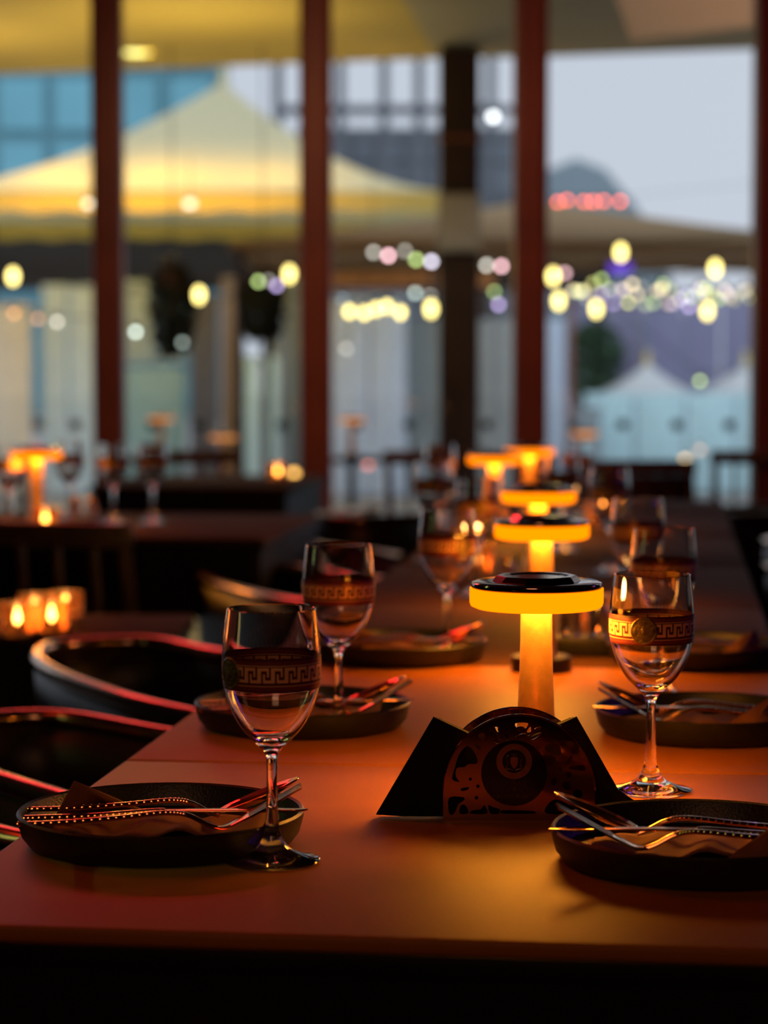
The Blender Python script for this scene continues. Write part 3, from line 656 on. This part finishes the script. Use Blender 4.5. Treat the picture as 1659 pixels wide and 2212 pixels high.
def make_fork(lab, kind='fork'):
    r = thing(kind, lab, kind, (0, 0, 0)); r['group'] = 'gold cutlery on the plates'
    P = cr([(-0.104, 0, 0.0215), (-0.07, 0, 0.0225), (-0.03, 0, 0.0255), (0.005, 0, 0.0290), (0.022, 0, 0.0270), (0.036, 0, 0.0200), (0.044, 0, 0.0170)], 5)
    R = [(0.0042 - 0.0016*i/(len(P) - 1), 0.0019) for i in range(len(P))]
    b = MB(); b.tube(P, R, 10); b.build('handle', M_cut, r); handle_beads(r, P[:20], 0.0042)
    if kind == 'fork':
        b = MB(); Q = cr([(0.042, 0, 0.0172), (0.050, 0, 0.0178), (0.060, 0, 0.0225), (0.068, 0, 0.0265)], 4)
        b.tube(Q, [(0.003 + 0.0085*min(1, i/6), 0.0012) for i in range(len(Q))], 12); b.build('head', M_cut, r)
        for y in (-0.0090, -0.003, 0.003, 0.0090):
            b = MB(); Q = cr([(0.064, y, 0.0245), (0.080, y*1.02, 0.0330), (0.094, y, 0.0410), (0.107, y*0.95, 0.0485)], 4)
            b.tube(Q, [(0.0018*(1 - 0.5*i/(len(Q) - 1)), 0.0010) for i in range(len(Q))], 6); b.build('tine', M_cut, r)
    else:
        b = MB(); vs = []; fs = []; n = 18; rr = 6
        for i in range(rr + 1):
            for k in range(n):
                a_ = 2*PI*k/n; q = i/rr; x = 0.074 + q*0.032*math.cos(a_); y = q*0.0185*math.sin(a_)*(1 - 0.12*math.cos(a_))
                vs.append((x, y, 0.020 + (x - 0.042)*0.42 - 0.006*(1 - q*q)))
        for i in range(rr):
            for k in range(n): l_ = (k + 1) % n; fs.append((i*n + k, (i + 1)*n + k, (i + 1)*n + l_, i*n + l_))
        b.add(vs, fs); o = b.build('bowl', M_cut, r); md = o.modifiers.new('t', 'SOLIDIFY'); md.thickness = 0.0012
    return r
def make_knife(lab):
    r = thing('table_knife', lab, 'knife', (0, 0, 0)); r['group'] = 'gold cutlery on the plates'
    P = cr([(-0.102, 0, 0.0215), (-0.05, 0, 0.0230), (-0.006, 0, 0.0262), (0.004, 0, 0.0262)], 6)
    b = MB(); b.tube(P, [(0.0045 - 0.001*i/(len(P) - 1), 0.0025) for i in range(len(P))], 10); b.build('handle', M_cut, r); handle_beads(r, P[:15], 0.0042)
    b = MB(); n = 12; poly = [(0.002, 0.004)] + [(0.002 + 0.108*i/n, 0.0048) for i in range(1, n - 1)] + [(0.112, 0.001), (0.108, -0.004), (0.09, -0.0068), (0.04, -0.0068), (0.002, -0.004)]
    b.prism(poly, 0.0262, 0.0276); b.build('blade', M_cut, r, True, 0.0004)
    return r
plates = [(348, 1750, 'near left black plate beside the large wine glass', 0, 0.03), (1512, 1790, 'near right black plate cut by the frame edge', PI, 0.0), (654, 1515, 'blurred black plate under the second wine glass on the left', 0, 0.1),
          (1523, 1530, 'blurred black plate behind the near right wine glass', PI, -0.05), (862, 1381, 'blurred black plate behind the third glass, left of the second lamp', 0, -0.1), (1504, 1388, 'blurred black plate farther back at the right edge', PI, 0.08)]
short = ['near left', 'near right', 'second left', 'second right', 'third left', 'third right']
P0 = N0 = F0 = G0 = K0 = None
for i, (px, py, lab, rz, dz) in enumerate(plates):
    c = onz(px, py, TZ + 0.0245); c.z = TZ; rr = rz + dz
    if i == 0:
        P0 = make_plate(lab, c); N0 = make_napkin('x', c, rr); F0 = make_fork('x', 'fork'); G0 = make_fork('x', 'spoon'); K0 = make_knife('x'); P1, N1, F1, G1, K1 = P0, N0, F0, G0, K0
    else:
        P1 = P0.copy(); COL.objects.link(P1); N1 = N0.copy(); COL.objects.link(N1); F1 = copy_tree(F0); G1 = copy_tree(G0); K1 = copy_tree(K0)
    P1.location = c; P1['label'] = lab; N1.location = c; N1.rotation_euler = (0, 0, rr); N1['label'] = 'folded brown cloth napkin on the %s plate' % short[i]
    R = Matrix.Rotation(rr, 3, 'Z')
    for o, off, da, kn in ((F1, (0.000, -0.033, 0), 0.02, 'gold fork nearest the camera'), (K1, (0, -0.014, 0), 0.0, 'gold table knife'), (G1, (0.0, 0.016, 0), -0.06, 'gold spoon at the back')):
        if rz: off = (off[0], -off[1], 0)            # same near-to-far order when the set is turned round
        if i % 2 == 1 and o is F1: off = (off[0], off[1], 0)
        v = R @ Vector(off); o.location = c + v; o.rotation_euler = (0, 0, rr + da); o['label'] = '%s, resting on the %s plate' % (kn, short[i])

# ================================================================== NAPKIN HOLDER
YH = 1.80; HC = Vector((at(1121, 1775, YH).x, YH, TZ))
hol = thing('napkin_holder', 'arched rose-gold napkin holder with cut-out flowers and a round emblem', 'napkin holder', HC)
def Hp(px, py): p = at(px, py, YH); return (p.x - HC.x, p.z - TZ)
def Zp(zx, zy): return Hp(940 + zx/4.608, 1520 + zy/4.608)
def arch(n=40, R=0.0606, zc=0.0245): return [(-R, 0.0008)] + [(R*math.cos(PI - PI*i/n), zc + R*math.sin(PI - PI*i/n)) for i in range(n + 1)] + [(R, 0.0008)]
def circ(cx, cy, r, n=16): return [(cx + r*math.cos(2*PI*i/n), cy + r*math.sin(2*PI*i/n)) for i in range(n)]
holes = [[(430, 315), (485, 285), (497, 325), (475, 365)], [(540, 258), (600, 228), (625, 240), (625, 270), (660, 330), (655, 355), (635, 345), (605, 290)], [(700, 305), (720, 310), (725, 350), (710, 368), (698, 345)], [(585, 360), (640, 376), (622, 396), (590, 383)],
 [(795, 195), (930, 195), (955, 270), (930, 320), (900, 300), (850, 303), (795, 328), (820, 270)], [(985, 250), (1040, 222), (1055, 240), (1020, 262)], [(945, 340), (985, 300), (1065, 285), (1010, 335), (955, 362)],
 [(1120, 405), (1190, 385), (1240, 420), (1250, 500), (1180, 505), (1125, 480), (1090, 440)], [(1165, 530), (1190, 530), (1215, 590), (1190, 592)], [(1295, 590), (1350, 515), (1365, 530), (1330, 585)], [(1345, 625), (1470, 610), (1485, 665), (1350, 650)],
 circ(1245, 650, 20), circ(1330, 705, 28), [(1150, 790), (1160, 745), (1200, 730), (1215, 770), (1180, 815)], circ(1420, 900, 46, 20), [(1265, 800), (1320, 775), (1350, 830), (1300, 860)],
 [(170, 750), (195, 640), (240, 500), (325, 420), (400, 500), (420, 590), (330, 600), (290, 630), (215, 640), (205, 720), (240, 775)], [(255, 845), (335, 830), (320, 856), (270, 868)], circ(350, 750, 15, 10), circ(425, 820, 17, 10), circ(410, 935, 17, 10),
 [(140, 935), (285, 932), (275, 970), (230, 1000), (190, 1090), (140, 1092)], [(245, 1092), (252, 1020), (290, 1005), (325, 1050), (322, 1092)], [(350, 1092), (370, 1062), (455, 1050), (490, 1010), (515, 1092)], [(550, 1092), (530, 1010), (580, 1030), (640, 1050), (640, 1092)],
 [(670, 1092), (668, 1060), (960, 1066), (975, 1092)], [(1110, 1092), (1115, 1010), (1200, 950), (1320, 1000), (1400, 1050), (1420, 1092)], [(385, 400), (440, 415), (455, 450), (430, 455)]]
def panel(name, y, with_holes, R=0.0606, zc=0.0245):
    cu = bpy.data.curves.new('c', 'CURVE'); cu.dimensions = '2D'; cu.fill_mode = 'BOTH'; cu.extrude = 0.0007
    def spl(pts, smooth=False):
        if smooth:
            n = len(pts); q = []
            for i in range(n):
                a, b_, c_, d = [Vector(pts[(i + k - 1) % n] + (0,)) for k in range(4)]
                for k in range(3): t_ = k/3; v = 0.5*((2*b_) + (c_ - a)*t_ + (2*a - 5*b_ + 4*c_ - d)*t_*t_ + (3*b_ - a - 3*c_ + d)*t_**3); q.append((v.x, v.y))
            pts = q
        s_ = cu.splines.new('POLY'); s_.points.add(len(pts) - 1); s_.use_cyclic_u = True
        for p_, q_ in zip(s_.points, pts): p_.co = (q_[0], q_[1], 0, 1)
    spl(arch(R=R, zc=zc))
    if with_holes:
        for h in holes: spl([Zp(*q) for q in h], True)
    o = bpy.data.objects.new('tmp', cu); COL.objects.link(o); bpy.context.view_layer.update()
    me = bpy.data.meshes.new_from_object(o.evaluated_get(bpy.context.evaluated_depsgraph_get())); bpy.data.objects.remove(o)
    me.transform(Matrix.Rotation(PI/2, 4, 'X')); me.name = name; me.materials.clear(); me.materials.append(M_hold)
    ob = bpy.data.objects.new(name, me); COL.objects.link(ob); ob.parent = hol; ob.location = (0, y, 0); return ob
panel('front_panel', 0, True); panel('back_panel', 0.038, True)
b = MB()
n = 40
A = arch(n)[1:-1]
for y0 in (-0.0009,):
    vs = []; fs = []
    b.tube([(x, y0, z) for x, z in A], 0.0009, 6)
b.tube([(x, 0.0385, z) for x, z in A], 0.0009, 6)
b.build('rim_wire', M_hold, hol)
b = MB(); b.box((0, 0.019, 0.0008), (0.1212, 0.040, 0.0014)); b.build('base_plate', M_hold, hol, False)
dc = Zp(785, 690); rd = 0.0262
b = MB(); b.lathe([(0, 0.0), (rd - 0.0006, 0.0), (rd, 0.0004), (rd, 0.0012), (0, 0.0012)], 48); b.v = [Vector((v.x + dc[0], -0.0007 - v.z, v.y + dc[1])) for v in b.v]; disc = b.build('emblem_disc', M_hdisc, hol)
ec = Zp(785, 570); yb = -0.0021
b = MB()
def ringy(r0, r1, cx, cz, th, n=48):
    m = MB(); m.lathe([(r0, 0), (r1, 0), (r1, th), (r0, th)], n, close=True); b.add([Vector((v.x + cx, yb + 0.0003 - v.z, v.y + cz)) for v in m.v], m.f)
ringy(0.0136, 0.0142, ec[0], ec[1], 0.0005); ringy(0.0094, 0.0099, ec[0], ec[1], 0.0005); ringy(0.0099, 0.0136, ec[0], ec[1], 0.0002)
for i in range(30):                              # raised letter-like strokes of the ring inscription
    a_ = 2*PI*i/30; q = 0.0118; cx, cz = ec[0] + q*math.cos(a_), ec[1] + q*math.sin(a_)
    dx, dz = math.cos(a_), math.sin(a_); hw = 0.0011
    b.tube([(cx - dx*hw, yb - 0.0001, cz - dz*hw), (cx + dx*hw, yb - 0.0001, cz + dz*hw)], 0.00025, 5)
    if i % 3: b.tube([(cx + dx*hw - dz*.0001, yb - 0.0001, cz + dz*hw), (cx + dx*hw - dz*0.0008, yb - 0.0001, cz + dz*hw + dx*0.0008)], 0.00022, 5)
b.prism([(ec[0] + x*0.0030, ec[1] + z*0.0040 - 0.001) for x, z in ((-1, 1), (0, 1.2), (1, 1), (1, 0), (0.6, -0.8), (0, -1.3), (-0.6, -0.8), (-1, 0))], yb + 0.0004, yb - 0.0004, axis='y')
for s_ in (-1, 1):
    b.tube(cr([(ec[0] + s_*0.0065, yb, ec[1] - 0.006), (ec[0] + s_*0.0050, yb, ec[1] - 0.001), (ec[0] + s_*0.0062, yb, ec[1] + 0.003), (ec[0] + s_*0.0042, yb, ec[1] + 0.005)], 4), 0.0006, 6)
    b.tube(cr([(ec[0] + s_*0.001, yb, ec[1] - 0.0070), (ec[0] + s_*0.004, yb, ec[1] - 0.0062), (ec[0] + s_*0.0062, yb, ec[1] - 0.0066)], 4), 0.0004, 6)
for x in (-0.002, 0, 0.002): b.tube([(ec[0] + x*.6, yb, ec[1] + 0.0042), (ec[0] + x, yb, ec[1] + 0.0064)], 0.0004, 5)
b.build('crest_emblem', mat('dull_copper_relief', (0.42, 0.20, 0.13), 0.3, 1.0), disc)
def text(s_, size, cx, cz, parent):
    cu = bpy.data.curves.new('t', 'FONT'); cu.body = s_; cu.size = size; cu.align_x = 'CENTER'; cu.align_y = 'CENTER'; cu.extrude = 0.00012; cu.space_character = 1.15
    o = bpy.data.objects.new('tmp', cu); COL.objects.link(o); bpy.context.view_layer.update()
    me = bpy.data.meshes.new_from_object(o.evaluated_get(bpy.context.evaluated_depsgraph_get())); bpy.data.objects.remove(o)
    me.transform(Matrix.Rotation(PI/2, 4, 'X')); me.name = 'lettering'; me.materials.clear(); me.materials.append(mat('dim_copper_lettering', (0.16, 0.08, 0.055), 0.4, 1.0))
    ob = bpy.data.objects.new('lettering', me); COL.objects.link(ob); ob.parent = parent; ob.location = (cx, yb, cz)
t1 = Zp(780, 785); t2 = Zp(790, 845); t3 = Zp(785, 920)
text('CHIRAZ', 0.0050, t1[0], t1[1], disc); text('&', 0.0034, t2[0], t2[1], disc); text('RESTAURANT', 0.0040, t3[0], t3[1], disc)
# black paper napkins in the holder
def holder_napkin(lab, pts, y, th=0.0035):
    c = HC + Vector((0, y, 0)); b = MB(); poly = [(x - HC.x, z) for x, z in pts]; b.prism(poly, 0, th, axis='y')
    o = b.build('paper_napkin', M_bnap, None, True, 0.0006); o.location = c; tag(o, lab, 'napkin', 'black paper napkins in the holder'); return o
def W(px, py, Y=1.82): p = at(px, py, Y); return (p.x, max(p.z - TZ, 0.0022))
Lp = [W(812, 1752), W(936, 1542), W(1012, 1578), W(1090, 1640), W(1120, 1775), W(872, 1766)]
Rp = [W(1130, 1600), W(1246, 1548), W(1336, 1706), W(1392, 1745), W(1330, 1775), W(1110, 1776)]
for i, y in enumerate((0.0045, 0.0095, 0.0145)):
    k = i*0.0022
    holder_napkin('black napkin fanned out on the left of the holder, %s one' % ('front', 'middle', 'back')[i], [(x + k, max(z - k*0.6, 0.0022)) for x, z in Lp], y)
for i, y in enumerate((0.0205, 0.0255, 0.0305)):
    k = i*0.0020
    holder_napkin('black napkin fanned out on the right of the holder, %s one' % ('front', 'middle', 'back')[i], [(x - k, max(z - k*0.6, 0.0022)) for x, z in Rp], y)

# ================================================================== CHAIRS
def RZ(px, py, z=0.67): p = onz(px, py, z); return p
rp = [(-0.11, 2.70), (-0.17, 2.785)] + [(RZ(a_, b_).x, RZ(a_, b_).y) for a_, b_ in ((420, 1549), (300, 1521), (200, 1488), (120, 1455), (82, 1424), (125, 1397), (325, 1389), (483, 1418))] + [(-0.15, 3.35), (-0.09, 3.26)]
CC = Vector((-0.30, 3.22, 0))
def make_chair(lab):
    r = thing('tub_chair', lab, 'chair', CC)
    path = [Vector((x - CC.x, y - CC.y, 0.67)) for x, y in rp]
    P = cr([tuple(p_) for p_ in path], 6)
    b = MB(); b.tube(P, 0.0122, 12); b.build('top_rail', M_rail, r)
    b = MB(); vs = []; fs = []; n = len(P)
    cen = Vector((0, 0, 0))
    for i, q in enumerate(P):
        for z, k in ((0.664, 1.0), (0.60, 0.992), (0.50, 0.97), (0.40, 0.93)):
            vs.append((q.x*k, q.y*k, z))
    for i in range(n - 1):
        for j in range(3): fs.append((i*4 + j, (i + 1)*4 + j, (i + 1)*4 + j + 1, i*4 + j + 1))
    b.add(vs, fs); o = b.build('shell', M_shell, r); md = o.modifiers.new('t', 'SOLIDIFY'); md.thickness = 0.012; md.offset = 0
    b = MB(); poly = [(q.x*0.90, q.y*0.90) for q in P[::3]]; b.prism(poly, 0.40, 0.455); b.build('seat', M_shell, r, True, 0.012)
    idx = [3, int(n*0.36), int(n*0.66), n - 4]
    for k in idx:
        q = P[k]; b = MB(); b.tube([(q.x*0.88, q.y*0.88, 0.41), (q.x*1.0, q.y*1.0, 0.0)], [0.011, 0.007], 8); b.build('leg', M_brass, r)
    b = MB(); q = [P[k] for k in idx]; b.tube([(q[0].x*.93, q[0].y*.93, 0.2), (q[3].x*.93, q[3].y*.93, 0.2)], 0.006, 6); b.tube([(q[1].x*.93, q[1].y*.93, 0.2), (q[2].x*.93, q[2].y*.93, 0.2)], 0.006, 6); b.build('stretcher', M_brass, r)
    return r
ch = make_chair('tub chair on the left with a full curved copper rail, second from the near one')
def chair(x, y, rz, lab, mx=1, group=None):
    c = copy_tree(ch); c.location = (x, y, 0); c.rotation_euler = (0, 0, rz); c.scale = (mx, 1, 1); c['label'] = lab
    if group: c['group'] = group
    return c
R10 = Matrix.Rotation(math.radians(10), 2)
v = R10 @ Vector((-0.245 + 0.30, 3.475 - 3.22)); tgt = onz(360, 1589, 0.67)
c2 = (tgt.x - v.x, tgt.y - v.y)
chair(c2[0], c2[1], math.radians(10), 'tub chair at the left frame edge with two red lit rail arms')
chair(c2[0] - 0.085, c2[1] - 0.60, math.radians(10), 'tub chair nearest the camera at left, only a red rail tip showing')
chair(CC.x + 0.115, CC.y + 1.38, math.radians(-5), 'tub chair on the left, third away, rail curving behind the near wine glass')
chair(-0.17, 5.25, math.radians(-5), 'tub chair on the left of the fifth and sixth tables')
chair(-1.30, 4.45, math.radians(60), 'tub chair in front of the far left lamp table')
chair(-1.25, 6.5, math.radians(-90), 'tub chair behind the far left lamp table')
chair(0.12, 7.0, math.radians(120), 'dark tub chair before the second post')
for x, y, rz, lab in ((0.86, 3.55, 0, 'tub chair on the right of the third table'), (0.97, 4.25, 0, 'tub chair on the right of the fourth table, rail lit red'), (1.04, 4.95, 6, 'tub chair on the right of the fifth table'), (1.16, 5.7, 10, 'tub chair on the right of the sixth table'), (1.02, 6.9, -30, 'dark tub chair before the gap right of the third post'), (1.85, 6.2, 30, 'dark tub chair far right by the fourth post')):
    chair(x, y, math.radians(rz), lab, -1)
# tall ladder-back chairs, blurred at middle left and right
def ladder(lab, x, y, rz):
    r = thing('slat_back_chair', lab, 'chair', (x, y, 0), rz)
    for sx in (-1, 1):
        b = MB(); b.tube([(sx*0.20, 0.2, 0), (sx*0.19, 0.19, 0.45), (sx*0.19, 0.25, 0.80)], [0.015, 0.017, 0.013], 8); b.build('rear_leg', M_wd, r)
        b = MB(); b.tube([(sx*0.20, -0.2, 0), (sx*0.19, -0.19, 0.44)], [0.013, 0.016], 8); b.build('leg', M_wd, r)
    b = MB(); b.box((0, 0, 0.45), (0.42, 0.42, 0.04)); b.build('seat', M_shell, r, True, 0.012)
    for i in range(4):
        b = MB(); xx = -0.12 + i*0.08; b.tube([(xx, 0.20, 0.47), (xx, 0.24, 0.77)], 0.008, 6); b.build('spindle', M_wd, r)
    b = MB(); b.box((0, 0.25, 0.785), (0.42, 0.022, 0.05)); b.build('crest_rail', M_wd, r, True, 0.008)
    return r
M_wd = mat('dark_walnut', (0.075, 0.04, 0.02), 0.4, 0, 0.3, 20)
ladder('walnut slat-back chair at the middle left before the second post', -0.60, 4.70, 2.8)
ladder('walnut slat-back chair right of the far left lamp', -0.62, 8.1, 0.4)
hb = ladder('dark solid-backed chair before the cyan counter', 0.84, 7.2, 0.1)
b = MB(); b.box((0, 0.235, 0.66), (0.37, 0.016, 0.20)); b.build('backrest', M_shell, hb, True, 0.005)
ladder('walnut slat-back chair at the far left edge', -1.45, 7.4, -0.3)
ladder('walnut slat-back chair near the second post foot', 0.25, 8.1, 0.2)
ladder('walnut slat-back chair at the far right edge', 1.35, 8.05, -0.2)

# ================================================================== TEALIGHTS
def tealight(x, y, z, lab, st=5.0):
    r = thing('tealight', lab, 'candle', (x, y, z), 0, 'glowing tealight holders')
    b = MB(); b.lathe([(0, 0), (0.026, 0), (0.030, 0.005), (0.032, 0.055), (0.030, 0.055), (0.028, 0.008), (0, 0.006)], 20); b.build('cup', mat('amber_cup', (0.9, 0.5, 0.25), 0.15, 0, trans=0.9), r)
    b = MB(); b.lathe([(0, 0.0065), (0.018, 0.0065), (0.018, 0.022), (0, 0.022)], 16); b.build('wax', mat('wax', (0.8, 0.7, 0.5), 0.5), r)
    b = MB(); b.lathe([(0, 0.022), (0.0055, 0.028), (0.004, 0.038), (0, 0.050)], 10); b.build('flame', emis('flame_%d' % int(st), (1, 0.60, 0.18), st), r)
    l = bpy.data.lights.new('flame_light', 'POINT'); l.energy = 0.05; l.color = (1, 0.5, 0.15); l.shadow_soft_size = 0.008; o = bpy.data.objects.new('flame_light', l); COL.objects.link(o); o.parent = r; o.location = (0, 0, 0.06)
for px, py, lab in ((38, 1372, 'tealight glowing at the left of the low side table'), (112, 1366, 'tealight glowing second on the low side table'), (75, 1352, 'tealight glowing between the two front ones on the low side table'), (142, 1345, 'tealight glowing at the back of the low side table')):
    p = onz(px, py, 0.66); tealight(p.x, p.y, 0.66, lab, 40)
for px, Y, lab in ((98, 4.98, 'tealight in front of the far left lamp'), (1292, 5.2, 'tealight glowing right of the third lamp'), (1066, 4.95, 'tealight below the left far lamp'), (1290, 3.05, 'amber tealight cup right of the second lamp'), (600, 7.3, 'tealight near the second post'), (1030, 3.95, 'tealight left of the third lamp')):
    p = tp(px, Y); tealight(p.x, p.y, p.z, lab, 25)
# small dark caddies on the tables
def caddy(px, Y, lab):
    p = tp(px, Y); r = thing('condiment_caddy', lab, 'caddy', p, -AR)
    b = MB(); b.box((0, 0, 0.012), (0.072, 0.05, 0.024)); b.build('tray', M_blkm, r, True, 0.003)
    for s_ in (-1, 1):
        b = MB(); b.lathe([(0, 0.024), (0.013, 0.024), (0.013, 0.055), (0.008, 0.065), (0, 0.066)], 14, (s_*0.018, 0, 0)); b.build('jar', M_glass, r)
        b = MB(); b.lathe([(0, 0.066), (0.0085, 0.066), (0.0085, 0.074), (0, 0.075)], 14, (s_*0.018, 0, 0)); b.build('lid', M_cut, r)
caddy(1262, 2.85, 'small dark caddy right of the foot of the second lamp'); caddy(1120, 3.5, 'small dark caddy before the third lamp'); caddy(180, 5.1, 'small dark caddy right of the far left lamp')
